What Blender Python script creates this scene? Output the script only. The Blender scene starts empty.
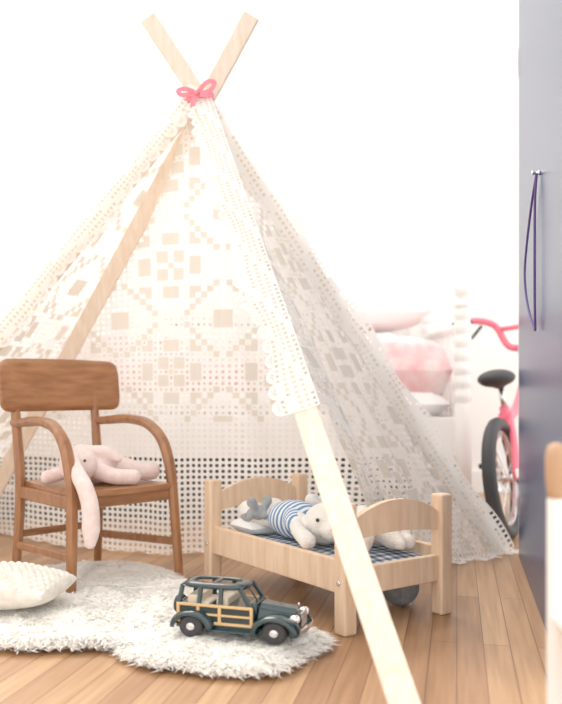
import bpy, bmesh, math, random
from mathutils import Vector, Matrix, noise
random.seed(7)
S=bpy.context.scene
try:
    S.view_settings.view_transform='Standard'
    S.view_settings.gamma=1.14
except Exception: pass
COL=S.collection

# ---------------------------------------------------------------- materials
def newmat(name):
    m=bpy.data.materials.new(name); m.use_nodes=True
    nt=m.node_tree; b=nt.nodes.get('Principled BSDF'); return m,nt,b
def C4(c): return (c[0],c[1],c[2],1)
def mat(name,col,rough=.6,col2=None,scale=20,bump=0,bscale=60,metal=0,stretch=None,sheen=0,coat=0,ior=None):
    m,nt,b=newmat(name); N=nt.nodes; L=nt.links
    b.inputs['Base Color'].default_value=C4(col); b.inputs['Roughness'].default_value=rough
    b.inputs['Metallic'].default_value=metal
    if ior: b.inputs['IOR'].default_value=ior
    if sheen: b.inputs['Sheen Weight'].default_value=sheen
    if coat: b.inputs['Coat Weight'].default_value=coat
    tc=N.new('ShaderNodeTexCoord'); mp=N.new('ShaderNodeMapping'); L.new(tc.outputs['Object'],mp.inputs['Vector'])
    if stretch: mp.inputs['Scale'].default_value=stretch
    if col2 is not None:
        nz=N.new('ShaderNodeTexNoise'); nz.inputs['Scale'].default_value=scale; nz.inputs['Detail'].default_value=5
        L.new(mp.outputs[0],nz.inputs['Vector'])
        cr=N.new('ShaderNodeValToRGB'); cr.color_ramp.elements[0].position=.32; cr.color_ramp.elements[1].position=.68
        cr.color_ramp.elements[0].color=C4(col); cr.color_ramp.elements[1].color=C4(col2)
        L.new(nz.outputs['Fac'],cr.inputs['Fac']); L.new(cr.outputs['Color'],b.inputs['Base Color'])
    if bump:
        n2=N.new('ShaderNodeTexNoise'); n2.inputs['Scale'].default_value=bscale; n2.inputs['Detail'].default_value=4
        L.new(mp.outputs[0],n2.inputs['Vector'])
        bp=N.new('ShaderNodeBump'); bp.inputs['Strength'].default_value=bump; bp.inputs['Distance'].default_value=.01
        L.new(n2.outputs['Fac'],bp.inputs['Height']); L.new(bp.outputs['Normal'],b.inputs['Normal'])
    return m
def cloth_mat(name,col,trans=.35,rough=.9,tcol=None):
    m,nt,b=newmat(name); N=nt.nodes; L=nt.links
    b.inputs['Base Color'].default_value=C4(col); b.inputs['Roughness'].default_value=rough
    t=N.new('ShaderNodeBsdfTranslucent'); t.inputs['Color'].default_value=C4(tcol or col)
    mx=N.new('ShaderNodeMixShader'); mx.inputs[0].default_value=trans
    L.new(b.outputs[0],mx.inputs[1]); L.new(t.outputs[0],mx.inputs[2])
    L.new(mx.outputs[0],N['Material Output'].inputs['Surface']); return m
def check_mat(name,c1,c2,c3,scale):
    m,nt,b=newmat(name); N=nt.nodes; L=nt.links
    tc=N.new('ShaderNodeTexCoord')
    def wave(d):
        w=N.new('ShaderNodeTexWave'); w.bands_direction=d; w.inputs['Scale'].default_value=scale
        r=N.new('ShaderNodeMath'); r.operation='GREATER_THAN'; r.inputs[1].default_value=.5
        L.new(tc.outputs['Object'],w.inputs['Vector']); L.new(w.outputs['Fac'],r.inputs[0]); return r
    a=wave('X'); c=wave('Y'); s=N.new('ShaderNodeMath'); s.operation='ADD'
    L.new(a.outputs[0],s.inputs[0]); L.new(c.outputs[0],s.inputs[1])
    h=N.new('ShaderNodeMath'); h.operation='MULTIPLY'; h.inputs[1].default_value=.5; L.new(s.outputs[0],h.inputs[0])
    cr=N.new('ShaderNodeValToRGB'); cr.color_ramp.interpolation='CONSTANT'; e=cr.color_ramp.elements
    e[0].color=C4(c1); e[0].position=0; e[1].color=C4(c2); e[1].position=.3; e2=e.new(.8); e2.color=C4(c3)
    L.new(h.outputs[0],cr.inputs[0]); L.new(cr.outputs[0],b.inputs['Base Color']); b.inputs['Roughness'].default_value=.9
    return m
def stripe_mat(name,c1,c2,scale,d='X'):
    m,nt,b=newmat(name); N=nt.nodes; L=nt.links
    tc=N.new('ShaderNodeTexCoord'); w=N.new('ShaderNodeTexWave'); w.bands_direction=d; w.inputs['Scale'].default_value=scale
    L.new(tc.outputs['Object'],w.inputs['Vector']); cr=N.new('ShaderNodeValToRGB'); e=cr.color_ramp.elements
    e[0].color=C4(c1); e[0].position=.45; e[1].color=C4(c2); e[1].position=.55
    L.new(w.outputs['Fac'],cr.inputs[0]); L.new(cr.outputs[0],b.inputs['Base Color']); b.inputs['Roughness'].default_value=.95
    return m

M_wall=mat('white_wall_paint',(.95,.945,.93),.8,bump=.05)
M_white=mat('white_paint',(.92,.92,.91),.35)
M_pine=mat('pale_pine',(.70,.47,.30),.5,(.82,.61,.43),9,stretch=(8,8,1),bump=.04)
M_pole=mat('raw_pole_wood',(.82,.67,.53),.55,(.91,.80,.68),7,stretch=(10,10,1.2))
M_chair=mat('honey_brown_wood',(.23,.088,.032),.38,(.37,.16,.062),8,stretch=(6,6,1.5),bump=.06,bscale=30,coat=.2)
M_chairh=mat('honey_brown_wood_seat',(.25,.098,.036),.38,(.40,.178,.070),8,stretch=(1.2,8,8),bump=.06,bscale=30,coat=.2)
M_lace=cloth_mat('crochet_cotton',(.99,.98,.955),.40)
M_lace2=cloth_mat('crochet_cotton_dense',(.84,.79,.71),.22)
M_fur=cloth_mat('sheep_wool',(.98,.96,.92),.3)
M_furbase=mat('sheep_hide',(.94,.915,.86),.95)
M_pink=mat('pink_ribbon',(.88,.25,.32),.6)
M_navy=mat('navy_satin_paint',(.016,.045,.135),.27,(.024,.055,.15),6,ior=1.42)
M_black=mat('black_rubber',(.03,.03,.035),.6)
M_bikep=mat('coral_pink_enamel',(.95,.17,.26),.3)
M_steel=mat('bright_steel',(.75,.75,.76),.25,metal=1)
M_green=mat('dark_green_enamel',(.004,.028,.034),.22,coat=.5)
M_tan=mat('toy_tan_trim',(.72,.47,.22),.45)
M_cream=mat('toy_cream_trim',(.72,.62,.48),.5)
M_bunny=mat('plush_offwhite',(.84,.79,.73),.95,(.92,.88,.82),60,bump=.5,bscale=300,sheen=.3)
M_grey=mat('plush_grey',(.26,.28,.30),.95,(.38,.39,.40),60,bump=.5,bscale=300,sheen=.3)
M_pplush=mat('plush_pale_pink',(.87,.66,.62),.95,(.94,.78,.74),50,bump=.5,bscale=300,sheen=.3)
M_stripe=stripe_mat('blue_stripe_knit',(.12,.24,.42),(.76,.80,.85),22,'Y')
M_plaid=check_mat('plaid_sheet',(.70,.73,.76),(.26,.32,.40),(.06,.09,.14),12)
M_knit=mat('knit_cream',(.70,.65,.57),.95,(.84,.80,.73),60,bump=.3,bscale=220)
M_quilt=mat('rose_print_quilt',(.93,.84,.83),.95,(.90,.40,.42),7,bump=.3,bscale=8)
M_sheet=mat('white_linen',(.92,.91,.90),.95,bump=.3,bscale=10)
M_dark=mat('underbed_shade_tone',(.055,.10,.105),.95)  # dark colour standing in for the shade under the bed
M_cord=mat('purple_cord',(.10,.05,.22),.7)
M_sheer=cloth_mat('sheer_curtain_voile',(.97,.965,.95),.6)
M_quilt.node_tree.nodes['Color Ramp'].color_ramp.elements[0].position=.42

# ---------------------------------------------------------------- builders
def obj(name,verts,faces,m,parent=None,smooth=False,loc=None):
    me=bpy.data.meshes.new(name); me.from_pydata([tuple(v) for v in verts],[],faces)
    me.update(); ob=bpy.data.objects.new(name,me); COL.objects.link(ob)
    if m: me.materials.append(m)
    if smooth: me.polygons.foreach_set('use_smooth',[True]*len(me.polygons))
    if parent: ob.parent=parent
    if loc: ob.location=loc
    return ob
def frombm(name,bm,m,parent=None,smooth=False):
    bmesh.ops.recalc_face_normals(bm,faces=bm.faces)
    me=bpy.data.meshes.new(name); bm.to_mesh(me); bm.free()
    ob=bpy.data.objects.new(name,me); COL.objects.link(ob); me.materials.append(m)
    if smooth: me.polygons.foreach_set('use_smooth',[True]*len(me.polygons))
    if parent: ob.parent=parent
    return ob
def empty(name,loc=(0,0,0),rz=0,sc=1):
    e=bpy.data.objects.new(name,None); COL.objects.link(e); e.location=loc; e.rotation_euler=(0,0,rz); e.empty_display_size=.1
    e.scale=(sc,sc,sc) if not isinstance(sc,tuple) else sc
    return e
def box(name,lo,hi,m,parent=None,bev=.003,rot=None,seg=2):
    bm=bmesh.new(); bmesh.ops.create_cube(bm,size=1)
    s=[hi[i]-lo[i] for i in range(3)]; c=[(hi[i]+lo[i])/2 for i in range(3)]
    bmesh.ops.scale(bm,vec=s,verts=bm.verts)
    if bev: bmesh.ops.bevel(bm,geom=bm.edges[:],offset=min(bev,min(s)*.45),segments=seg,affect='EDGES',profile=.5)
    if rot: bmesh.ops.rotate(bm,cent=(0,0,0),matrix=rot,verts=bm.verts)
    bmesh.ops.translate(bm,vec=c,verts=bm.verts)
    return frombm(name,bm,m,parent)
def rectsec(w,h,r=.25):
    k=min(w,h)*r; a=w/2; b=h/2
    return [(a-k,-b),(a,-b+k),(a,b-k),(a-k,b),(-a+k,b),(-a,b-k),(-a,-b+k),(-a+k,-b)]
def circ(r,n=12): return [(r*math.cos(2*math.pi*i/n),r*math.sin(2*math.pi*i/n)) for i in range(n)]
def catmull(P,n=8):
    P=[Vector(p) for p in P]; Q=[P[0]*2-P[1]]+P+[P[-1]*2-P[-2]]; out=[]
    for i in range(1,len(Q)-2):
        for k in range(n):
            t=k/n; a,b,c,d=Q[i-1],Q[i],Q[i+1],Q[i+2]
            out.append(.5*((2*b)+(c-a)*t+(2*a-5*b+4*c-d)*t*t+(3*b-a-3*c+d)*t**3))
    out.append(P[-1]); return out
def sweep(name,path,sec,m,parent=None,up=(0,0,1),scale=None,smooth=False,cap=True,closed=False):
    path=[Vector(p) for p in path]; up=Vector(up); n=len(path); k=len(sec); V=[];F=[]
    for i,p in enumerate(path):
        if closed: t=path[(i+1)%n]-path[(i-1)%n]
        else: t=path[min(i+1,n-1)]-path[max(i-1,0)]
        t.normalize(); s=t.cross(up)
        if s.length<1e-3: s=t.cross(Vector((1,0,.01)))
        s.normalize(); nn=s.cross(t)
        sc=scale[i] if scale else 1
        for a,b in sec: V.append(p+s*a*sc+nn*b*sc)
    for i in range(n if closed else n-1):
        for j in range(k):
            i2=(i+1)%n
            F.append((i*k+j,i*k+(j+1)%k,i2*k+(j+1)%k,i2*k+j))
    if cap and not closed:
        F.append(tuple(range(k))[::-1]); F.append(tuple((n-1)*k+j for j in range(k)))
    return obj(name,V,F,m,parent,smooth)
def lathe(name,prof,m,parent=None,n=20,loc=(0,0,0),rot=None,smooth=True):
    V=[];F=[]
    for r,z in prof:
        for j in range(n):
            v=Vector((r*math.cos(2*math.pi*j/n),r*math.sin(2*math.pi*j/n),z))
            if rot: v=rot@v
            V.append(v+Vector(loc))
    for i in range(len(prof)-1):
        for j in range(n): F.append((i*n+j,i*n+(j+1)%n,(i+1)*n+(j+1)%n,(i+1)*n+j))
    F.append(tuple(range(n))[::-1]); F.append(tuple((len(prof)-1)*n+j for j in range(n)))
    return obj(name,V,F,m,parent,smooth)
def extrude_outline(name,pts,fn,m,parent=None,th=.02,bev=.003):
    bm=bmesh.new(); A=[bm.verts.new(fn(a,b,0)) for a,b in pts]; B=[bm.verts.new(fn(a,b,1)) for a,b in pts]
    n=len(pts); bm.faces.new(A[::-1]); bm.faces.new(B)
    for i in range(n): bm.faces.new((A[i],A[(i+1)%n],B[(i+1)%n],B[i]))
    if bev:
        ed=[e for e in bm.edges if len(e.link_faces)==2 and any(len(f.verts)>4 for f in e.link_faces)]
        bmesh.ops.bevel(bm,geom=ed,offset=bev,segments=2,affect='EDGES')
    return frombm(name,bm,m,parent)
def ell(bm,c,r,rot=None,seg=20):
    M=Matrix.Translation(Vector(c))@((rot or Matrix.Identity(3)).to_4x4())@Matrix.Diagonal((r[0],r[1],r[2],1))
    bmesh.ops.create_uvsphere(bm,u_segments=seg,v_segments=seg//2,radius=1,matrix=M)
def limb(bm,pts,rad):
    P=catmull(pts,6); n=len(P)
    for i,p in enumerate(P):
        f=i/(n-1)*(len(rad)-1); k=min(int(f),len(rad)-2); r=rad[k]+(rad[k+1]-rad[k])*(f-k)
        ell(bm,p,(r,r,r),seg=12)
def plush(name,bm,m,parent=None,vox=.0035):
    ob=frombm(name,bm,m,parent)
    md=ob.modifiers.new('r','REMESH'); md.mode='VOXEL'; md.voxel_size=vox; md.use_smooth_shade=True
    sm=ob.modifiers.new('s','SMOOTH'); sm.factor=.5; sm.iterations=4
    return ob

# ---------------------------------------------------------------- camera
cam=bpy.data.cameras.new('camera'); co=bpy.data.objects.new('camera',cam); COL.objects.link(co)
co.location=(0,0,.54); co.rotation_euler=(math.pi/2,0,0)
cam.sensor_fit='VERTICAL'; cam.sensor_height=36; cam.sensor_width=36; cam.lens=820/704*36; cam.shift_y=38/704
cam.dof.use_dof=True; cam.dof.focus_distance=1.95; cam.dof.aperture_fstop=2.4
cam.clip_start=.02
S.camera=co

# ---------------------------------------------------------------- room
def floor_mat():
    m,nt,b=newmat('oak_strip_floor'); N=nt.nodes; L=nt.links
    tc=N.new('ShaderNodeTexCoord'); mp=N.new('ShaderNodeMapping'); mp.inputs['Rotation'].default_value=(0,0,-math.radians(77.9))
    L.new(tc.outputs['Object'],mp.inputs['Vector'])
    br=N.new('ShaderNodeTexBrick'); br.offset=.37; br.inputs['Scale'].default_value=1
    br.inputs['Brick Width'].default_value=1.1; br.inputs['Row Height'].default_value=.055
    br.inputs['Mortar Size'].default_value=.0012; br.inputs['Mortar Smooth'].default_value=.3
    br.inputs['Color1'].default_value=C4((.40,.205,.10)); br.inputs['Color2'].default_value=C4((.62,.37,.195)); br.inputs['Mortar'].default_value=C4((.18,.08,.035))
    L.new(mp.outputs[0],br.inputs['Vector'])
    m2=N.new('ShaderNodeMapping'); m2.inputs['Scale'].default_value=(1.2,22,1); L.new(mp.outputs[0],m2.inputs['Vector'])
    nz=N.new('ShaderNodeTexNoise'); nz.inputs['Scale'].default_value=3; nz.inputs['Detail'].default_value=6; L.new(m2.outputs[0],nz.inputs['Vector'])
    cr=N.new('ShaderNodeValToRGB'); cr.color_ramp.elements[0].position=.3; cr.color_ramp.elements[0].color=C4((.70,.66,.62)); cr.color_ramp.elements[1].position=.7; cr.color_ramp.elements[1].color=(1,1,1,1)
    L.new(nz.outputs['Fac'],cr.inputs[0])
    mx=N.new('ShaderNodeMix'); mx.data_type='RGBA'; mx.blend_type='MULTIPLY'; mx.inputs[0].default_value=1
    L.new(br.outputs['Color'],mx.inputs[6]); L.new(cr.outputs[0],mx.inputs[7]); L.new(mx.outputs[2],b.inputs['Base Color'])
    b.inputs['Roughness'].default_value=.38
    return m
box('floor',(-3,-1.5,-.05),(2.6,4.4,0),floor_mat(),bev=0)
wb=empty('wall_back')
yb=4.3
box('panel_low',(-3,yb,0),(2.6,yb+.1,.95),M_wall,wb,0)
box('panel_top',(-3,yb,2.25),(2.6,yb+.1,2.7),M_wall,wb,0)
box('panel_left',(-3,yb,.95),(-2.0,yb+.1,2.25),M_wall,wb,0)
box('panel_right',(.55,yb,.95),(2.6,yb+.1,2.25),M_wall,wb,0)
wn=empty('window_1')
for nm,a,b_ in (('sill',(-2.05,yb-.05,.91),(.6,yb+.02,.95)),('head',(-2.05,yb-.02,2.25),(.6,yb+.02,2.32)),
    ('jamb_l',(-2.06,yb-.02,.95),(-2.0,yb+.02,2.25)),('jamb_r',(.55,yb-.02,.95),(.61,yb+.02,2.25)),
    ('mullion',(-.76,yb,.95),(-.70,yb+.05,2.25)),('transom',(-2,yb+.01,1.58),(.55,yb+.05,1.62))):
    box(nm,a,b_,M_white,wn,.003)
box('wall_left',(-3.1,-1.5,0),(-3,4.4,2.7),M_wall,bev=0)
box('baseboard_back',(-3,yb-.02,0),(2.6,yb,.12),M_white,bev=.004)
def curtain(name,x0,x1,y,z0,z1,n=120,amp=.025):
    V=[];F=[]
    for i in range(n+1):
        x=x0+(x1-x0)*i/n; o=amp*math.sin(i*.62)+amp*.4*math.sin(i*.23+1)
        for z in (z0,(z0+z1)/2,z1): V.append((x,y+o*(1 if z<z1 else .6),z))
    for i in range(n):
        for k in range(2): F.append((i*3+k,i*3+3+k,i*3+4+k,i*3+1+k))
    return obj(name,V,F,M_sheer,None,True)
curtain('sheer_curtain',-2.1,-.55,yb-.12,.12,2.4)
curtain('sheer_curtain.001',-.45,.72,yb-.12,.12,2.4)
wr=empty('wall_right')
def wx(d): return .199+.215*d
d0,d1=1.5,2.66
t=Vector((.215,1,0)).normalized(); nrm=Vector((t.y,-t.x,0))
def slab(name,da,db,z0,z1,off0,off1,m,parent):
    A=Vector((wx(da),da,0)); B=Vector((wx(db),db,0)); V=[]
    for z in (z0,z1):
        for p,o in ((A,off0),(B,off0),(B,off1),(A,off1)): V.append(p+nrm*o+Vector((0,0,z)))
    return obj(name,V,[(3,2,1,0),(4,5,6,7),(0,1,5,4),(1,2,6,5),(2,3,7,6),(3,0,4,7)],m,parent)
slab('painted_face',d0,d1,0,2.7,0,.05,M_navy,wr)
slab('edge_strip',d1,d1+.008,0,2.7,.0,.05,M_white,wr)
slab('hinge',d1-.02,d1+.012,1.56,1.64,-.004,.0,M_steel,wr)
cd=empty('hanging_cord',(wx(1.97),1.97,0),math.atan2(1,.215))
pts=[(0,.008,1.062),(.09,.013,1.0),(.19,.018,.90),(.20,.020,.83),(.13,.017,.75),(.01,.012,.688),(-.002,.012,.70),(-.004,.013,.78),(-.004,.013,.90),(-.002,.012,1.0),(.0,.008,1.062)]
sweep('loop',catmull(pts,6),circ(.0030,8),M_cord,cd,up=(0,1,0),smooth=True)
lathe('hook',[(.006,0),(.006,.004),(.003,.006),(.003,.014),(.006,.016),(.004,.02)],M_steel,cd,12,(0,0,1.062),Matrix.Rotation(-math.pi/2,3,'X'))

# ---------------------------------------------------------------- tent
K=Vector((-.257,2.60,1.466))
Pb=Vector((.21,1.35,0)); Ab=Vector((.715,2.72,0)); Bb=Vector((-1.15,2.96,0)); Qb=Vector((-1.38,2.4,0))
tent=empty('crochet_play_tent')
sec=rectsec(.052,.02,.12)
def pole(name,base,top,ext,off):
    d=(top-base); sweep(name,[base+off,base+d*.5+off,base+d*(1+ext)+off],sec,M_pole,tent,up=(0,-1,0))
pole('pole_front_right',Pb,K,.012,Vector((0,-.030,0)))
pole('pole_front_left',Qb,K,.0,Vector((0,-.052,-.01)))
pole('pole_rear_right',Ab,K,.165,Vector((-.0,-.005,0)))
pole('pole_rear_left',Bb,K,.165,Vector((0.018,.018,0)))
def interp(ctrl,w):
    P=[c[1] for c in ctrl]; W=[c[0] for c in ctrl]
    for i in range(len(W)-1):
        if w<=W[i+1] or i==len(W)-2:
            u=(w-W[i])/(W[i+1]-W[i]); 
            a=P[max(i-1,0)];b=P[i];c=P[i+1];d=P[min(i+2,len(P)-1)]
            return .5*((2*b)+(c-a)*u+(2*a-5*b+4*c-d)*u*u+(3*b-a-3*c+d)*u**3)
def motif(i,j,M=18):
    a=abs((i%M)-M//2); b=abs((j%M)-M//2)
    if a<=0 and b<=0: return 1
    if 1<=a<=2 and 1<=b<=2: return 1
    if (4<=a<=5 and b<=1) or (4<=b<=5 and a<=1): return 1
    if 4<=a<=5 and 4<=b<=5: return (a+b)!=10
    if a>=8 and b>=8: return 1
    if a+b in (11,12) and a>2 and b>2: return (a+b)%2
    return 0
def panel(name,ctrl,W,L,rmaxf,cell,ripple,seed,bandrows=.0,outy=Vector((0,0,0)),sag=0,hh=(.54,.46),bh=.56):
    V=[];F=[];MI=[]
    def mp(s,t):
        r=max(t/L,1e-3); w=min(max(.5+s/(r*W),0),1)
        p=K+(interp(ctrl,w)-K)*r
        p=p+outy*r*ripple*(math.sin(w*34+seed)+.6*math.sin(w*71+seed*2))*min(1,r*1.2)
        p=p+outy*sag*math.sin(math.pi*w)*math.sin(math.pi*min(r,1))
        nn=noise.noise(Vector((s*5,t*5,seed)))*.012*min(1,r*2)
        p=p+outy*nn
        if p.z<.006: p=Vector((p.x,p.y-(.006-p.z)*.3,.006+.006*(1+math.sin(s*90))*.5))
        return p
    nj=int(L*1.08/cell); ni=int(W/cell)+2
    for j in range(nj):
        t0=j*cell; tc=t0+cell/2; r=tc/L
        for i in range(-ni//2,ni//2+1):
            s0=i*cell; sc=s0+cell/2; w=.5+sc/(r*W)
            if w<0 or w>1: continue
            rm=rmaxf(w)
            if r>rm: continue
            dense=motif(i+400,j)
            band=(r>1-bandrows)
            if band: dense=0
            edge=(r>rm-.02)
            if dense or edge:
                b=len(V); V+= [mp(s0,t0),mp(s0+cell,t0),mp(s0+cell,t0+cell),mp(s0,t0+cell)]
                F.append((b,b+1,b+2,b+3)); MI.append(1 if dense else 0)
            else:
                h=bh if band else hh[0]
                if (not band) and (i+j)%2==0: h=hh[1]
                m_=cell*(1-h)/2; b=len(V)
                o=[(s0,t0),(s0+cell,t0),(s0+cell,t0+cell),(s0,t0+cell)]
                c_=m_+cell*h*.22
                q=[(s0+m_,t0+c_),(s0+c_,t0+m_),(s0+cell-c_,t0+m_),(s0+cell-m_,t0+c_),(s0+cell-m_,t0+cell-c_),(s0+cell-c_,t0+cell-m_),(s0+c_,t0+cell-m_),(s0+m_,t0+cell-c_)]
                for a in o+q: V.append(mp(*a))
                e=b+4
                F+=[(b,e+1,e),(b,b+1,e+2,e+1),(b+1,e+3,e+2),(b+1,b+2,e+4,e+3),(b+2,e+5,e+4),(b+2,b+3,e+6,e+5),(b+3,e+7,e+6),(b+3,b,e,e+7)]
                MI+=[0]*8
    ob=obj(name,V,F,M_lace,tent,False); ob.data.materials.append(M_lace2)
    ob.data.polygons.foreach_set('material_index',MI)
    return ob
def rmR(w):
    if w<.12: return .66
    if w<.34: return .66+(w-.12)/.22*.38
    return 1.05+.008*math.sin(w*90)
V3=Vector
panel('lace_right',[(0,Pb+V3((0,-.03,0))),(.15,V3((.36,2.0,0))),(.34,V3((.36,2.47,0))),(.62,V3((.54,2.56,0))),(1,V3((.76,2.72,0)))],1.55,1.55,rmR,.0195,.014,1.3,outy=V3((.7,-.7,0)),hh=(.58,.48))
panel('lace_back',[(0,V3((.76,2.76,0))),(.4,V3((-.05,2.68,0))),(.7,V3((-.62,2.76,0))),(1,V3((-1.21,3.18,0)))],1.95,1.5,lambda w:1.03+.006*math.sin(w*120),.0195,.014,4.1,bandrows=.30,outy=V3((0,1,0)),hh=(.50,.38))
panel('lace_left',[(0,V3((-1.21,3.18,0))),(.5,V3((-1.36,2.78,0))),(1,Qb+V3((-.02,-.02,0)))],.85,1.6,lambda w:1.02,.0175,.01,2.2,outy=V3((-1,0,0)),bandrows=.2)
def hem(name,base,rend,inner,outer,off,sidesign,cell=.0145,shells=True):
    d=base-K; Ln=d.length; t_=d.normalized(); side=t_.cross(V3((0,-1,0))).normalized()*sidesign
    V=[];F=[];MI=[]
    ncol=int((inner+outer)/cell); n=int(Ln*rend/cell)
    def mp(a,b):
        y=-.006*math.cos(a*30)-.004*math.sin(b*14+a*20)
        wob=.010*math.sin(b*16)*max(0,min(1,a/.03))
        return K+t_*b+side*(a+wob)+off+V3((0,y-.03*max(0,a)*2*math.sin(b*9),0))
    for j in range(n):
        b0=j*cell
        for i in range(ncol):
            a0=-outer+i*cell
            grow=min(1,.25+b0/.30)
            if a0>(inner-cell)*grow: continue
            k=len(V)
            if ((j//3+i)%4==0):
                V+=[mp(a0,b0),mp(a0+cell,b0),mp(a0+cell,b0+cell),mp(a0,b0+cell)]; F.append((k,k+1,k+2,k+3)); MI.append(0)
            else:
                m_=cell*.24
                for a in [(a0,b0),(a0+cell,b0),(a0+cell,b0+cell),(a0,b0+cell),(a0+m_,b0+m_),(a0+cell-m_,b0+m_),(a0+cell-m_,b0+cell-m_),(a0+m_,b0+cell-m_)]: V.append(mp(*a))
                for q in range(4): F.append((k+q,k+(q+1)%4,k+4+(q+1)%4,k+4+q)); MI.append(0)
    ns=int(Ln*rend/.045) if shells else 0
    for s in range(ns):
        bc=(s+.5)*.045; g=min(1,.25+bc/.30); ac=-outer+cell*(int(((inner-cell)*g+outer)/cell)+1)-.002
        k=len(V); V.append(mp(ac,bc)); m=10
        for q in range(m+1):
            an=-math.pi/2+math.pi*q/m
            for rr in (.55,1): V.append(mp(ac+.021*rr*math.cos(an),bc+.023*rr*math.sin(an)))
        for q in range(m):
            if q%2==0: F.append((k,k+1+q*2,k+3+q*2)); MI.append(0)
            F.append((k+1+q*2,k+2+q*2,k+4+q*2,k+3+q*2)); MI.append(0)
    ob=obj(name,V,F,M_lace,tent); ob.data.materials.append(M_lace2); ob.data.polygons.foreach_set('material_index',MI)
hem('hem_front_right',Pb,.665,.050,.03,V3((.004,-.05,0)),1)
hem('hem_front_left',Qb,1.0,.030,.03,V3((0,-.07,0)),-1)
hem('fold_rear_right',Ab+V3((.02,0,0)),1.0,.036,.036,V3((.004,-.035,0)),-1,.018,False)
rb=V3((-.257,2.505,1.445))
sweep('ribbon_wrap',[rb+V3((.046*math.cos(a),.060+.065*math.sin(a),.012*math.sin(a+1))) for a in [2*math.pi*i/24 for i in range(24)]],rectsec(.004,.020),M_pink,tent,closed=True)
for k,pt in enumerate([[(0,0,0),(.03,-.012,.030),(.055,-.012,.030),(.04,-.01,.006),(0,0,0)],[(0,0,0),(-.03,-.012,.010),(-.055,-.012,.006),(-.045,-.012,-.008),(0,0,0)],[(0,0,0),(-.010,-.01,-.03),(-.014,-.006,-.05)],[(0,0,0),(.02,-.01,-.008),(.05,-.006,-.005)]]):
    sweep('ribbon_%d'%k,catmull([rb+V3(p) for p in pt],6),rectsec(.014,.002),M_pink,tent,up=(0,-1,0))
lathe('ribbon_knot',[(.001,-.009),(.008,-.006),(.009,0),(.008,.006),(.001,.009)],M_pink,tent,12,tuple(rb+V3((0,-.008,0))))

# ---------------------------------------------------------------- wooden armchair
ch=empty('childs_wooden_armchair',(-.532,2.306,0),math.radians(45))
for s,nm in ((-1,'left'),(1,'right')):
    path=catmull([(s*.172,-.178,.0),(s*.166,-.172,.12),(s*.160,-.163,.25),(s*.158,-.150,.33),(s*.155,-.118,.40),(s*.150,-.055,.443),(s*.145,.03,.455),(s*.138,.12,.45),(s*.134,.195,.445)],6)
    n=len(path); sc=[.82+.25*min(1,i/(n*.45)) if i<n*.5 else 1.07-.25*(i-n*.5)/(n*.5) for i in range(n)]
    sweep('arm_and_leg_'+nm,path,rectsec(.030,.026,.3),M_chair,ch,up=(0,-1,.3),scale=sc,smooth=False)
    path=catmull([(s*.136,.185,0),(s*.131,.172,.15),(s*.129,.168,.28),(s*.130,.185,.42),(s*.132,.205,.56)],5)
    n=len(path); sc=[.85+.2*math.sin(math.pi*min(1,i/(n-1)*1.0)) for i in range(n)]
    sweep('back_post_'+nm,path,rectsec(.026,.026,.3),M_chair,ch,up=(0,1,0),scale=sc)
    sweep('side_stretcher_'+nm,[(s*.166,-.17,.115),(s*.134,.175,.10)],rectsec(.014,.022,.3),M_chair,ch)
    sweep('side_apron_'+nm,[(s*.155,-.15,.25),(s*.128,.16,.25)],rectsec(.016,.034,.2),M_chair,ch)
sweep('front_apron',[(-.155,-.155,.25),(.155,-.155,.25)],rectsec(.016,.034,.2),M_chairh,ch)
sweep('rear_stretcher',[(-.13,.176,.13),(.13,.176,.13)],rectsec(.014,.02,.2),M_chairh,ch)
sweep('rear_apron',[(-.125,.165,.25),(.125,.165,.25)],rectsec(.016,.034,.2),M_chairh,ch)
out=[(-.150,-.172),(-.08,-.186),(0,-.19),(.08,-.186),(.150,-.172),(.158,-.15),(.14,.02),(.116,.178),(-.116,.178),(-.14,.02),(-.158,-.15)]
extrude_outline('seat',out,lambda a,b,t:V3((a,b,.266+.014*t)),M_chairh,ch,bev=.003)
def backrest():
    w=.196; z0=.478; z1=.628; r=.028
    V=[];F=[];nx=28;nz=8
    def zr(x):
        ax=abs(x)
        if ax>w-r: c=math.sqrt(max(0,r*r-(ax-(w-r))**2)); return z0+r-c, z1-r+c
        return z0,z1+.005*math.cos(x/w*1.5)
    for side in (0,1):
        for i in range(nx+1):
            x=-w*math.cos(math.pi*i/nx)
            a,b=zr(x)
            for k in range(nz+1):
                z=a+(b-a)*k/nz; y=.170+.020*(1-(x/w)**2)+(z-.48)*.12+ (.017 if side else 0)
                e=min(1,min(k,nz-k)/1.0)
                V.append((x,y+(0.003*(1-e))*(1 if side==0 else -1),z))
    o=(nx+1)*(nz+1)
    for i in range(nx):
        for k in range(nz):
            q=i*(nz+1)+k
            F.append((q,q+nz+1,q+nz+2,q+1)); F.append((o+q,o+q+1,o+q+nz+2,o+q+nz+1))
        q=i*(nz+1); F.append((q,o+q,o+q+nz+1,q+nz+1)); q+=nz; F.append((q,q+nz+1,o+q+nz+1,o+q))
    for k in range(nz):
        F.append((k,k+1,o+k+1,o+k)); q=nx*(nz+1)+k; F.append((q,o+q,o+q+1,q+1))
    o_=obj('backrest',V,F,M_chairh,ch,True); o_.location=(.014,0,0)
backrest()

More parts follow.
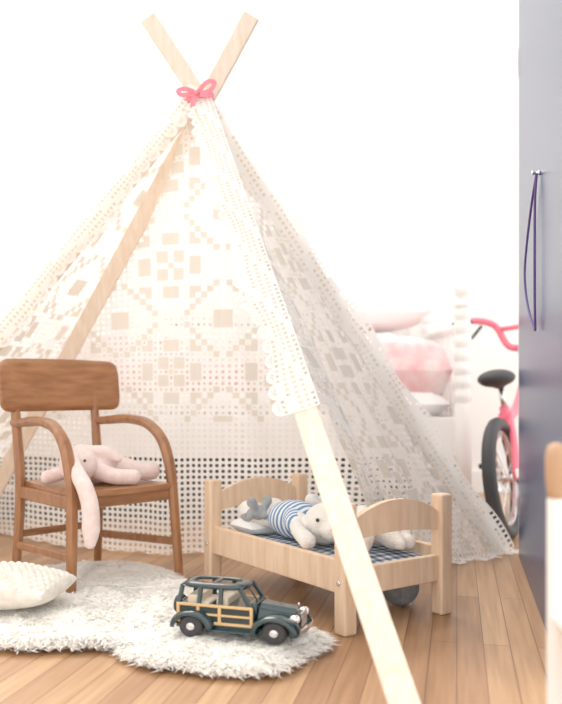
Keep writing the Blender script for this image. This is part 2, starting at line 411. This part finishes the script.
# pink plush lying on the chair seat
pk=empty('pink_plush_bunny',(-.532,2.306,.281),math.radians(45))
bm=bmesh.new()
ell(bm,(-.010,-.030,.050),(.072,.058,.049))
ell(bm,(-.092,-.080,.062),(.052,.048,.050))
ell(bm,(-.125,-.112,.044),(.026,.026,.024))
limb(bm,[(.03,-.04,.045),(.08,-.062,.036),(.118,-.080,.026),(.145,-.080,.028)],[.038,.030,.024,.027])
limb(bm,[(.03,.015,.035),(.075,.01,.026),(.105,-.012,.022)],[.030,.024,.022])
limb(bm,[(-.04,-.07,.045),(-.005,-.115,.026),(.045,-.135,.021)],[.026,.022,.022])
limb(bm,[(-.05,.0,.045),(-.09,.03,.026),(-.115,.04,.020)],[.024,.020,.020])
limb(bm,[(-.075,-.055,.100),(-.045,-.050,.092),(-.005,-.075,.088),(.025,-.095,.070)],[.014,.017,.019,.012])
limb(bm,[(-.115,-.095,.090),(-.138,-.135,.062),(-.145,-.195,.018),(-.140,-.215,-.03),(-.138,-.217,-.09),(-.140,-.217,-.125)],[.016,.021,.022,.023,.024,.015])
plush('body',bm,M_pplush,pk)
for x,y,z in ((-.138,-.085,.074),(-.100,-.126,.074)):
    bm=bmesh.new(); ell(bm,(x,y,z),(.004,.004,.004),seg=10); frombm('eye',bm,M_black,pk,True)
bm=bmesh.new(); ell(bm,(-.142,-.130,.049),(.006,.006,.005),seg=10); frombm('nose',bm,M_pink,pk,True)

# ---------------------------------------------------------------- doll bed
db=empty('pine_doll_bed',(.099,2.135,0),math.radians(35))
hw,hl=.150,.290
for sx in (-1,1):
    for sy in (-1,1):
        box('post',(sx*hw-.019,sy*hl-.019,0),(sx*hw+.019,sy*hl+.019,.29),M_pine,db,.006,seg=3)
for sy in (-1,1):
    a=hw-.019; pts=[]
    n=16
    for k in range(n+1):
        x=-a+2*a*k/n; pts.append((x,.205+.010*math.cos(x/a*math.pi/2)))
    for k in range(n,-1,-1):
        x=-a+2*a*k/n; pts.append((x,.250+.038*math.cos(x/a*math.pi/2)**.8 if abs(x)<a*.999 else .250))
    extrude_outline('arched_board',pts,lambda p,q,t,sy=sy:V3((p,sy*hl-.008+.016*t,q)),M_pine,db,bev=.002)
    box('end_rail',(-a,sy*hl-.009,.082),(a,sy*hl+.009,.145),M_pine,db,.003)
for sx in (-1,1):
    box('side_rail',(sx*hw-.009,-hl+.018,.088),(sx*hw+.009,hl-.018,.163),M_pine,db,.003)
    box('slat_ledger',(sx*(hw-.015)-.006,-hl+.02,.092),(sx*(hw-.015)+.006,hl-.02,.106),M_pine,db,.001)
for k in range(6): box('slat',(-hw+.01,-.24+k*.096-.014,.106),(hw-.01,-.24+k*.096+.014,.112),M_pine,db,.001)
for sx in (-1,1):
    for sy in (-1,1): lathe('bolt',[(.006,0),(.006,.002),(.002,.003)],M_steel,db,12,(sx*(hw+.019),sy*hl,.115),Matrix.Rotation(sx*math.pi/2,3,'Y'))
def pad(name,lo,hi,m,parent,amp=.006,seed=0,nx=26,ny=26,puff=1.0,knit=0):
    V=[];F=[]
    for side in (0,1):
        for i in range(nx+1):
            for j in range(ny+1):
                u=i/nx;v=j/ny
                e=abs(math.sin(math.pi*u)*math.sin(math.pi*v))**(.28*puff) if 0<i<nx and 0<j<ny else 0
                x=lo[0]+(hi[0]-lo[0])*u; y=lo[1]+(hi[1]-lo[1])*v
                zc=(lo[2]+hi[2])/2; h=(hi[2]-lo[2])/2
                z=zc+(h if side else -h)*e+(amp*noise.noise(V3((x*14,y*14,seed)))*e if side else 0)
                if knit and side:
                    row=int((y-lo[1])/.0115); ph=math.pi/2 if row%2 else 0
                    z+=knit*e*(abs(math.sin((x)*200+ph))**.7)*(math.sin(math.pi*(((y-lo[1])/.0115)%1))**.6)-knit*.5*e
                V.append((x,y,z))
    o=(nx+1)*(ny+1)
    for i in range(nx):
        for j in range(ny):
            q=i*(ny+1)+j
            F.append((o+q,o+q+ny+1,o+q+ny+2,o+q+1)); F.append((q,q+1,q+ny+2,q+ny+1))
    return obj(name,V,F,m,parent,True)
pad('mattress',(-hw+.010,-hl+.012,.108),(hw-.010,hl-.012,.150),M_plaid,db,.006)
pad('little_pillow',(-.115,.14,.140),(.115,.262,.195),M_sheet,db,.008,3)

bn=empty('plush_bunny',(.104,2.118,.146),math.radians(35),1.18)
bm=bmesh.new()
ell(bm,(-.030,-.055,.052),(.048,.050,.044)); ell(bm,(-.050,-.098,.044),(.023,.022,.021))
limb(bm,[(.0,-.075,.068),(.035,-.12,.048),(.055,-.165,.028),(.05,-.20,.02)],[.012,.020,.022,.010])
limb(bm,[(-.03,-.07,.090),(-.015,-.10,.10),(.0,-.04,.10),(.02,-.01,.085)],[.012,.019,.020,.009])
limb(bm,[(-.06,.0,.055),(-.095,-.04,.045),(-.105,-.09,.028)],[.018,.015,.018])
limb(bm,[(.0,.02,.055),(.045,-.01,.05),(.07,-.03,.035)],[.018,.015,.017])
limb(bm,[(-.05,.12,.04),(-.07,.16,.045),(-.07,.19,.055)],[.020,.018,.022])
limb(bm,[(.0,.12,.04),(.015,.165,.045),(.01,.195,.055)],[.020,.018,.022])
plush('body',bm,M_bunny,bn)
bm=bmesh.new(); ell(bm,(-.028,.06,.046),(.052,.080,.043)); limb(bm,[(-.055,.03,.055),(-.080,-.01,.050)],[.024,.020]); limb(bm,[(.0,.03,.055),(.03,.008,.052)],[.023,.020])
plush('striped_jumper',bm,M_stripe,bn)
for x,y,z in ((-.072,-.080,.066),(-.040,-.104,.068)):
    bm=bmesh.new(); ell(bm,(x,y,z),(.004,.004,.004),seg=10); frombm('eye',bm,M_black,bn,True)
bm=bmesh.new(); ell(bm,(-.062,-.117,.050),(.005,.005,.004),seg=10); frombm('nose',bm,M_pink,bn,True)
b2=empty('floppy_plush_lamb',(.125,2.10,.148),math.radians(35),1.12)
bm=bmesh.new()
ell(bm,(.070,-.02,.045),(.036,.052,.036)); ell(bm,(.055,-.095,.055),(.036,.035,.033)); ell(bm,(.040,-.128,.048),(.018,.018,.016))
limb(bm,[(.035,-.085,.08),(.01,-.10,.082),(-.01,-.125,.062),(-.02,-.14,.04)],[.011,.016,.018,.012]); limb(bm,[(.08,-.09,.075),(.10,-.115,.06),(.098,-.15,.04)],[.011,.016,.012])
limb(bm,[(.05,-.06,.05),(.015,-.12,.045),(-.03,-.165,.035),(-.05,-.175,.03)],[.015,.014,.014,.018]); limb(bm,[(.09,-.04,.04),(.100,-.10,.03),(.085,-.17,.02)],[.014,.013,.016])
limb(bm,[(.06,.03,.04),(.045,.07,.06),(.02,.095,.085)],[.017,.015,.018]); limb(bm,[(.08,.03,.04),(.09,.09,.055),(.075,.13,.07)],[.017,.015,.018])
plush('body',bm,M_bunny,b2)
for x,y,z in ((.030,-.112,.070),(.060,-.124,.068)):
    bm=bmesh.new(); ell(bm,(x,y,z),(.0035,.0035,.0035),seg=10); frombm('eye',bm,M_black,b2,True)
b3=empty('grey_plush_mouse',(.099,2.135,.165),math.radians(35))
bm=bmesh.new()
ell(bm,(-.085,.19,.035),(.028,.040,.026)); ell(bm,(-.09,.145,.045),(.022,.024,.020)); ell(bm,(-.090,.120,.040),(.010,.014,.010))
limb(bm,[(-.105,.14,.06),(-.115,.145,.075)],[.010,.015]); limb(bm,[(-.072,.145,.06),(-.062,.15,.075)],[.010,.015])
limb(bm,[(-.09,.225,.03),(-.05,.245,.03),(-.0,.245,.045)],[.009,.006,.004]); limb(bm,[(-.10,.17,.045),(-.125,.14,.035)],[.01,.009]); limb(bm,[(-.07,.17,.045),(-.05,.14,.035)],[.01,.009])
plush('body',bm,M_grey,b3)

bl=empty('grey_cloth_ball',(.300,2.06,.046))
bm=bmesh.new(); bmesh.ops.create_icosphere(bm,subdivisions=4,radius=.046)
for v in bm.verts: v.co*=1+.03*noise.noise(v.co*30)
frombm('ball',bm,mat('slate_felt',(.20,.23,.26),.95,(.30,.33,.35),40,bump=.4,bscale=200),bl,True)
for a in (0,math.pi/2): sweep('seam',[Matrix.Rotation(a,3,'Z')@V3((.0468*math.cos(q),0,.0468*math.sin(q))) for q in [2*math.pi*i/40 for i in range(40)]],circ(.0012,6),M_grey,bl,up=(.3,1,.2),closed=True)

# ---------------------------------------------------------------- sheepskin
scr=[(-.68,1.80),(-.60,1.69),(-.52,1.665),(-.44,1.675),(-.34,1.69),(-.31,1.62),(-.25,1.565),(-.18,1.55),(-.12,1.525),(-.04,1.515),(.02,1.555),(.05,1.63),(.09,1.67),(.105,1.73),(.06,1.79),(-.01,1.85),(-.09,1.97),(-.15,2.10),(-.25,2.22),(-.33,2.36),(-.40,2.44),(-.55,2.46),(-.70,2.42),(-.82,2.28),(-.86,2.1),(-.80,1.95)]
poly=[V3((a,b,0)) for a,b in scr]
for _ in range(2):
    q=[]
    for i in range(len(poly)):
        a,b=poly[i],poly[(i+1)%len(poly)]; q+=[a*.75+b*.25,a*.25+b*.75]
    poly=q
PF=[(p.x,p.y) for p in poly]
def inside(x,y):
    c=False;px,py=PF[-1]
    for ax,ay in PF:
        if (ay>y)!=(py>y) and x<(px-ax)*(y-ay)/(py-ay)+ax: c=not c
        px,py=ax,ay
    return c
def nearest(x,y):
    bd=9;b=None
    for p in PF:
        d=(p[0]-x)**2+(p[1]-y)**2
        if d<bd: bd=d;b=p
    return math.sqrt(bd),b
def rugz(x,y,e):
    f=min(1,e/.045)**.55
    tu=noise.noise(V3((x*38,y*38,7)))*.5+.5*noise.noise(V3((x*80,y*80,2)))
    return .003+f*(.028+.009*noise.noise(V3((x*9,y*9,3)))+.011*tu)
rug=empty('sheepskin_rug')
g=.0065; idx={}; V=[];F=[]
nx=int(1.02/g); ny=int(1.02/g)
for i in range(nx):
    for j in range(ny):
        x=-.90+i*g; y=1.49+j*g
        if inside(x,y): 
            idx[(i,j)]=len(V); V.append((x,y,rugz(x,y,nearest(x,y)[0])))
for (i,j) in list(idx):
    if all(k in idx for k in ((i+1,j),(i,j+1),(i+1,j+1))): F.append((idx[(i,j)],idx[(i+1,j)],idx[(i+1,j+1)],idx[(i,j+1)]))
obj('hide',V,F,M_furbase,rug,True)
V=[];F=[]
cnt=0
while cnt<26000:
    x=random.uniform(-.9,.12); y=random.uniform(1.5,2.48)
    if not inside(x,y): continue
    e,pp=nearest(x,y)
    if e>.05 and random.random()<.35: continue
    cnt+=1
    z=rugz(x,y,e)-.001
    ang=noise.noise(V3((x*9,y*9,1)))*6+random.uniform(-.8,.8)
    up=.45; L_=random.uniform(.012,.022)
    if e<.035:
        if e>1e-4: ang=math.atan2(pp[1]-y,pp[0]-x)+random.uniform(-.9,.9)
        up=.30; L_=random.uniform(.018,.034)
    d=V3((math.cos(ang),math.sin(ang),up)).normalized(); a=V3((x,y,z))
    m1=a+d*L_*.55; ang2=ang+random.uniform(-1,1); d2=V3((math.cos(ang2),math.sin(ang2),-.15)).normalized(); t1=m1+d2*L_*.6
    t1.z=max(t1.z,.003)
    wv=V3((-math.sin(ang),math.cos(ang),random.uniform(-.2,.2)))*random.uniform(.0012,.0022)
    b=len(V); V+=[a-wv,a+wv,m1-wv,m1+wv,t1]
    F+=[(b,b+1,b+3,b+2),(b+2,b+3,b+4)]
wool=obj('wool',V,F,M_fur,rug,False)

cu=empty('knitted_cushion',(-.640,1.91,.036),math.radians(-8),1.2)
pad('cover',(-.12,-.085,.0),(.11,.085,.078),M_knit,cu,.008,5,150,150,puff=1.3,knit=.012)

# ---------------------------------------------------------------- toy car
car=empty('toy_wood_panel_car',(-.076,1.70,.038),math.radians(-17),(1.07,1.07,.94))
def lbox(name,pts8,m,bev=.003):
    bm=bmesh.new(); v=[bm.verts.new(p) for p in pts8]
    for f in ((3,2,1,0),(4,5,6,7),(0,1,5,4),(1,2,6,5),(2,3,7,6),(3,0,4,7)): bm.faces.new([v[i] for i in f])
    if bev: bmesh.ops.bevel(bm,geom=bm.edges[:],offset=bev,segments=3,affect='EDGES')
    return frombm(name,bm,m,car,False)
def taper(name,x0,x1,w0,w1,z0,z1a,z1b,m,bev=.003,wt=1.0):
    return lbox(name,[(x0,-w0,z0),(x1,-w1,z0),(x1,w1,z0),(x0,w0,z0),(x0,-w0*wt,z1a),(x1,-w1*wt,z1b),(x1,w1*wt,z1b),(x0,w0*wt,z1a)],m,bev)
box('chassis',(-.125,-.044,.014),(.115,.044,.026),M_green,car,.003)
taper('cabin_lower',-.125,.035,.044,.044,.024,.066,.066,M_green,.004)
taper('hood',.030,.118,.036,.024,.024,.074,.062,M_green,.010,.72)
taper('scuttle',.012,.036,.043,.038,.05,.070,.076,M_green,.004,.9)
def roof():
    n=40
    def ring(hx,hy,z,p=3.2): return [V3((-.054+hx*math.copysign(abs(math.cos(t))**(2/p),math.cos(t)),hy*math.copysign(abs(math.sin(t))**(2/p),math.sin(t)),z)) for t in [2*math.pi*i/n for i in range(n)]]
    R_=[ring(.066,.037,.100),ring(.067,.038,.105),ring(.062,.034,.1105),ring(.048,.023,.1115),ring(.046,.021,.108),ring(.060,.033,.101)]
    V=[v for r in R_ for v in r];F=[]
    for i in range(len(R_)):
        for j in range(n): F.append((i*n+j,i*n+(j+1)%n,((i+1)%len(R_))*n+(j+1)%n,((i+1)%len(R_))*n+j))
    obj('roof_frame',V,F,M_green,car,True)
    box('roof_cross_bar',(-.060,-.030,.1065),(-.050,.030,.1105),M_green,car,.001)
roof()
box('rear_seat',(-.105,-.034,.045),(-.080,.034,.084),M_cream,car,.003)
box('front_seat',(-.045,-.034,.045),(-.022,.034,.082),M_cream,car,.003)
box('rear_seat_base',(-.085,-.034,.045),(-.06,.034,.069),M_cream,car,.003)
for sy in (-1,1):
    for nm,xb,xt in (('pillar_d',-.120,-.114),('pillar_c',-.078,-.076),('pillar_b',-.034,-.034),('pillar_a',.028,.004)):
        sweep(nm,[(xb,sy*.041,.064),(xt,sy*.035,.104)],rectsec(.009,.006),M_green,car,up=(0,1,0))
    sweep('belt_rail',[(-.122,sy*.0445,.066),(.03,sy*.0445,.066)],rectsec(.004,.006),M_tan,car)
    sweep('sill_rail',[(-.118,sy*.0455,.029),(.034,sy*.0455,.029)],rectsec(.004,.006),M_tan,car)
    sweep('mid_rail',[(-.118,sy*.0455,.047),(.032,sy*.0455,.047)],rectsec(.004,.0045),M_tan,car)
    for x in (-.119,-.078,-.034,.030): sweep('wood_upright',[(x,sy*.0455,.028),(x,sy*.0455,.068)],rectsec(.006,.004),M_tan,car,up=(0,1,0))
    box('running_board',(-.055,sy*.05-.008,.014),(.045,sy*.05+.008,.019),M_green,car,.002)
    for x,r in ((-.088,.034),(.078,.036)):
        V=[];F=[];n=18
        for i in range(n+1):
            a=math.pi*(-.02+1.04*i/n)
            for k,(dy,dr) in enumerate(((.030,-.001),(.036,.003),(.050,.004),(.060,.001),(.062,-.005))):
                rr=r+dr; V.append((x+rr*math.cos(a)*1.12,sy*dy,.021+rr*.86*math.sin(a)))
        for i in range(n):
            for k in range(4): F.append((i*5+k,i*5+k+1,i*5+6+k,i*5+5+k))
        o=obj('fender',V,F,M_green,car,True); sd=o.modifiers.new('s','SOLIDIFY'); sd.thickness=.003
        R=Matrix.Rotation(math.pi/2,3,'X')
        lathe('tyre',[(.010,-.007),(.018,-.0085),(.0235,-.006),(.025,0),(.0235,.006),(.018,.0085),(.010,.007)],M_black,car,28,(x,sy*.052,.023),R)
        lathe('hubcap',[(.010,-.0095),(.009,.0095),(.005,.011),(.002,.0115)] if sy<0 else [(.002,-.0115),(.005,-.011),(.009,-.0095),(.010,.0095)],M_steel,car,20,(x,sy*.052,.023),R)
    lathe('headlight',[(.002,-.012),(.007,-.009),(.009,-.002),(.0095,.004),(.006,.006),(.002,.0065)],M_steel,car,16,(.112,sy*.032,.048),Matrix.Rotation(math.pi/2,3,'Y'))
    lathe('headlight_lens',[(.008,.0),(.006,.003),(.001,.004)],M_white,car,16,(.1165,sy*.032,.048),Matrix.Rotation(math.pi/2,3,'Y'))
for k in range(7): box('grille_bar',(.1175,-.015+k*.005-.001,.028),(.121,-.015+k*.005+.001,.058),M_steel,car,.0005)
sweep('bumper_front',catmull([(.110,-.055,.024),(.126,-.04,.024),(.130,0,.024),(.126,.04,.024),(.110,.055,.024)],5),rectsec(.003,.007),M_steel,car)
sweep('bumper_rear',catmull([(-.125,-.05,.024),(-.137,-.035,.024),(-.139,0,.024),(-.137,.035,.024),(-.125,.05,.024)],5),rectsec(.003,.007),M_steel,car)
sweep('windscreen_frame',[(.026,-.038,.072),(.006,-.034,.105),(.006,.034,.105),(.026,.038,.072)],rectsec(.005,.004),M_green,car,closed=True)
sweep('rear_frame',[(-.121,-.040,.066),(-.117,-.034,.105),(-.117,.034,.105),(-.121,.040,.066)],rectsec(.005,.004),M_green,car,closed=True)
sweep('windscreen_centre',[(.026,0,.074),(.006,0,.104)],rectsec(.003,.003),M_green,car,up=(0,1,0))
lathe('spare_tyre',[(.008,-.006),(.018,-.0075),(.023,0),(.018,.0075),(.008,.006)],M_black,car,24,(-.134,0,.052),Matrix.Rotation(math.pi/2,3,'Y'))
lathe('hood_ornament',[(.002,0),(.0015,.006),(.003,.009),(.001,.012)],M_steel,car,10,(.11,0,.063))

# ---------------------------------------------------------------- white bed behind
wbd=empty('white_spindle_bed',(0,0,0))
def turned(x,y,h,nm):
    prof=[(.024,0),(.030,.05),(.026,.08),(.036,.09),(.036,.47),(.030,.485)]
    z=.49
    while z<h-.14:
        prof+=[(.030,z),(.035,z+.012),(.0365,z+.026),(.035,z+.040),(.030,z+.052)]; z+=.055
    prof+=[(.034,z),(.034,z+.02),(.020,z+.035),(.030,z+.05),(.036,z+.07),(.032,z+.09),(.018,z+.105),(.004,z+.110)]
    lathe(nm,prof,M_white,wbd,24,(x,y,0))
turned(.735,3.32,.98,'post_front_right'); turned(.735,4.1,.98,'post_rear_right'); turned(-1.55,3.32,.98,'post_front_left'); turned(-1.55,4.1,.98,'post_rear_left')
box('front_rail',(-1.53,3.305,.27),(.71,3.335,.43),M_white,wbd,.005)
box('rear_rail',(-1.53,4.085,.27),(.71,4.115,.43),M_white,wbd,.005)
for x in (-1.55,.735):
    box('end_rail_low',(x-.014,3.34,.27),(x+.014,4.08,.43),M_white,wbd,.005)
    sweep('end_rail_top',[(x,3.34,.80),(x,4.08,.80)],circ(.018),M_white,wbd,smooth=True)
    for k in range(7):
        lathe('spindle',[(.009,.43),(.012,.5),(.016,.56),(.010,.6),(.015,.66),(.010,.72),(.009,.80)],M_white,wbd,12,(x,3.43+k*.093,0))
pad('mattress',(-1.5,3.34,.36),(.70,4.08,.60),M_sheet,wbd,.01,1,puff=.5)
pad('rose_quilt',(-1.48,3.345,.44),(.705,4.06,.80),M_quilt,wbd,.04,2,60,40,puff=.45)
pl=empty('bed_pillow',(.38,3.82,.805)); pad('case',(-.30,-.18,0),(.28,.18,.17),M_sheet,pl,.02,8,puff=1.1)
pl=empty('bed_pillow.001',(-.27,3.82,.805)); pad('case',(-.28,-.18,0),(.28,.18,.16),M_sheet,pl,.02,9,puff=1.3)
st=empty('underbed_shade_block')  # added dark block so the gap under the bed looks shaded
box('bin',(-1.45,3.38,.0),(.55,4.0,.235),M_dark,st,.01); box('shade_block_top',(-1.46,3.37,.235),(.56,4.01,.25),M_dark,st,.004)
for k in range(4): box('shade_block_pull',(-1.2+k*.5,3.372,.13),(-1.1+k*.5,3.382,.15),M_steel,st,.002)  # made-up handles on the added dark block

# ---------------------------------------------------------------- kids bicycle
hd=V3((.47,.883,0)).normalized()
bk=empty('pink_kids_bicycle',(.832,2.965,.0),0); bk.rotation_euler=(math.radians(-7),0,math.atan2(hd.y,hd.x))
R=.222
def wheel(cx,steer=0):
    c=V3((cx,0,R))
    def circle(r): return [c+V3((r*math.cos(a),0,r*math.sin(a))) for a in [2*math.pi*i/48 for i in range(48)]]
    sweep('tyre',circle(R-.025),circ(.025,10),M_black,bk,up=(0,1,0),closed=True,smooth=True)
    sweep('rim',circle(R-.052),rectsec(.010,.020),M_steel,bk,up=(0,1,0),closed=True)
    for i in range(20):
        a=2*math.pi*i/20; sweep('spoke',[c+V3((.012*math.cos(a+.6),.015*(-1)**i,.012*math.sin(a+.6))),c+V3(((R-.05)*math.cos(a),0,(R-.05)*math.sin(a)))],circ(.0015,5),M_steel,bk,up=(0,1,0))
    lathe('hub',[(.016,-.035),(.016,-.03),(.010,-.026),(.010,.026),(.016,.03),(.016,.035)],M_steel,bk,14,tuple(c),Matrix.Rotation(math.pi/2,3,'X'))
wheel(0); wheel(.66)
def tube(nm,pts,r=.013,m=M_bikep): return sweep(nm,catmull(pts,5) if len(pts)>2 else pts,circ(r,12),m,bk,up=(0,1,.01),smooth=True)
for s in (-1,1):
    tube('chainstay',[(0,s*.042,R),(.12,s*.036,R-.01),(.235,s*.012,.175)],.011)
    tube('seatstay',[(0,s*.046,R),(.06,s*.040,.34),(.155,s*.014,.45)],.013)
    tube('fork_blade',[(.66,s*.036,R),(.645,s*.036,.32),(.635,s*.022,.44),(.63,0,.46)],.011)
tube('seat_tube',[(.235,0,.175),(.145,0,.48)],.019); tube('seat_post',[(.150,0,.47),(.135,0,.55)],.012,M_steel)
tube('down_tube',[(.235,0,.175),(.44,0,.32),(.60,0,.56)],.022); tube('top_tube',[(.165,0,.43),(.38,0,.48),(.60,0,.60)],.019)
tube('head_tube',[(.63,0,.46),(.60,0,.63)],.020); tube('stem',[(.60,0,.63),(.585,0,.71),(.60,0,.73)],.014,M_steel)
tube('handlebar',[(.50,.22,.855),(.55,.175,.87),(.60,.10,.84),(.61,.05,.74),(.61,-.05,.74),(.60,-.10,.84),(.55,-.175,.87),(.50,-.22,.855)],.015)
tube('cross_brace',[(.602,-.092,.82),(.602,.092,.82)],.011)
for s in (-1,1): tube('grip',[(.530,s*.195,.866),(.45,s*.235,.845)],.021,M_black); tube('brake_lever',[(.57,s*.15,.845),(.55,s*.19,.80),(.48,s*.20,.775)],.007,M_black)
bm=bmesh.new(); ell(bm,(.08,.0,.588),(.090,.070,.034)); limb(bm,[(.11,0,.585),(.18,0,.583),(.225,0,.578)],[.038,.026,.015])
o=plush('saddle',bm,M_black,bk,.004)
lathe('chainring',[(.055,-.003),(.055,.003)],M_black,bk,28,(.235,-.045,.175),Matrix.Rotation(math.pi/2,3,'X'))
tube('crank',[(.235,-.055,.175),(.28,-.06,.09)],.008,M_steel); tube('crank2',[(.235,.055,.175),(.19,.06,.26)],.008,M_steel)
box('pedal',(.25,-.13,.08),(.31,-.065,.10),M_black,bk,.004); box('pedal',(.16,.065,.25),(.22,.13,.27),M_black,bk,.004)
sweep('chain_guard',catmull([(-.02,-.052,.235),(.12,-.052,.25),(.25,-.05,.245),(.31,-.05,.19),(.25,-.05,.12),(.12,-.05,.15)],5),rectsec(.03,.006),M_white,bk,up=(0,1,0))

# ---------------------------------------------------------------- foreground chair post at right
fc=empty('white_childs_chair',(.461,.98,0),math.radians(180))
M_knob=mat('knob_beech',(.50,.30,.17),.5)
for sx in (-1,1):
    sweep('rear_post',[(sx*.105,-.08,0),(sx*.105,-.08,.40)],rectsec(.022,.022,.3),M_white,fc,up=(0,1,0))
    lathe('wooden_knob',[(.010,.40),(.012,.41),(.014,.43),(.014,.455),(.011,.468),(.003,.472)],M_knob,fc,16,(sx*.105,-.08,0))
    sweep('front_leg',[(sx*.105,.13,0),(sx*.105,.13,.24)],rectsec(.024,.024,.3),M_white,fc,up=(0,1,0))
    sweep('side_stretch',[(sx*.105,-.08,.10),(sx*.105,.13,.10)],rectsec(.012,.018,.3),M_white,fc)
box('seat',(-.115,-.080,.24),(.115,.145,.258),M_white,fc,.006)
for z in (.31,.37): box('back_slat',(-.1,-.086,z),(.1,-.074,z+.03),M_white,fc,.003)

# ---------------------------------------------------------------- light
w=bpy.data.worlds.new('World'); S.world=w; w.use_nodes=True
bg=w.node_tree.nodes['Background']; bg.inputs[0].default_value=(1,.97,.93,1); bg.inputs[1].default_value=1.8
sun=bpy.data.lights.new('sun','SUN'); sun.energy=2.2; sun.angle=math.radians(25); sun.color=(1,.94,.85)
so=bpy.data.objects.new('sun',sun); COL.objects.link(so)
so.rotation_euler=(V3((.35,-.75,-1))).to_track_quat('-Z','Y').to_euler()
print('done')
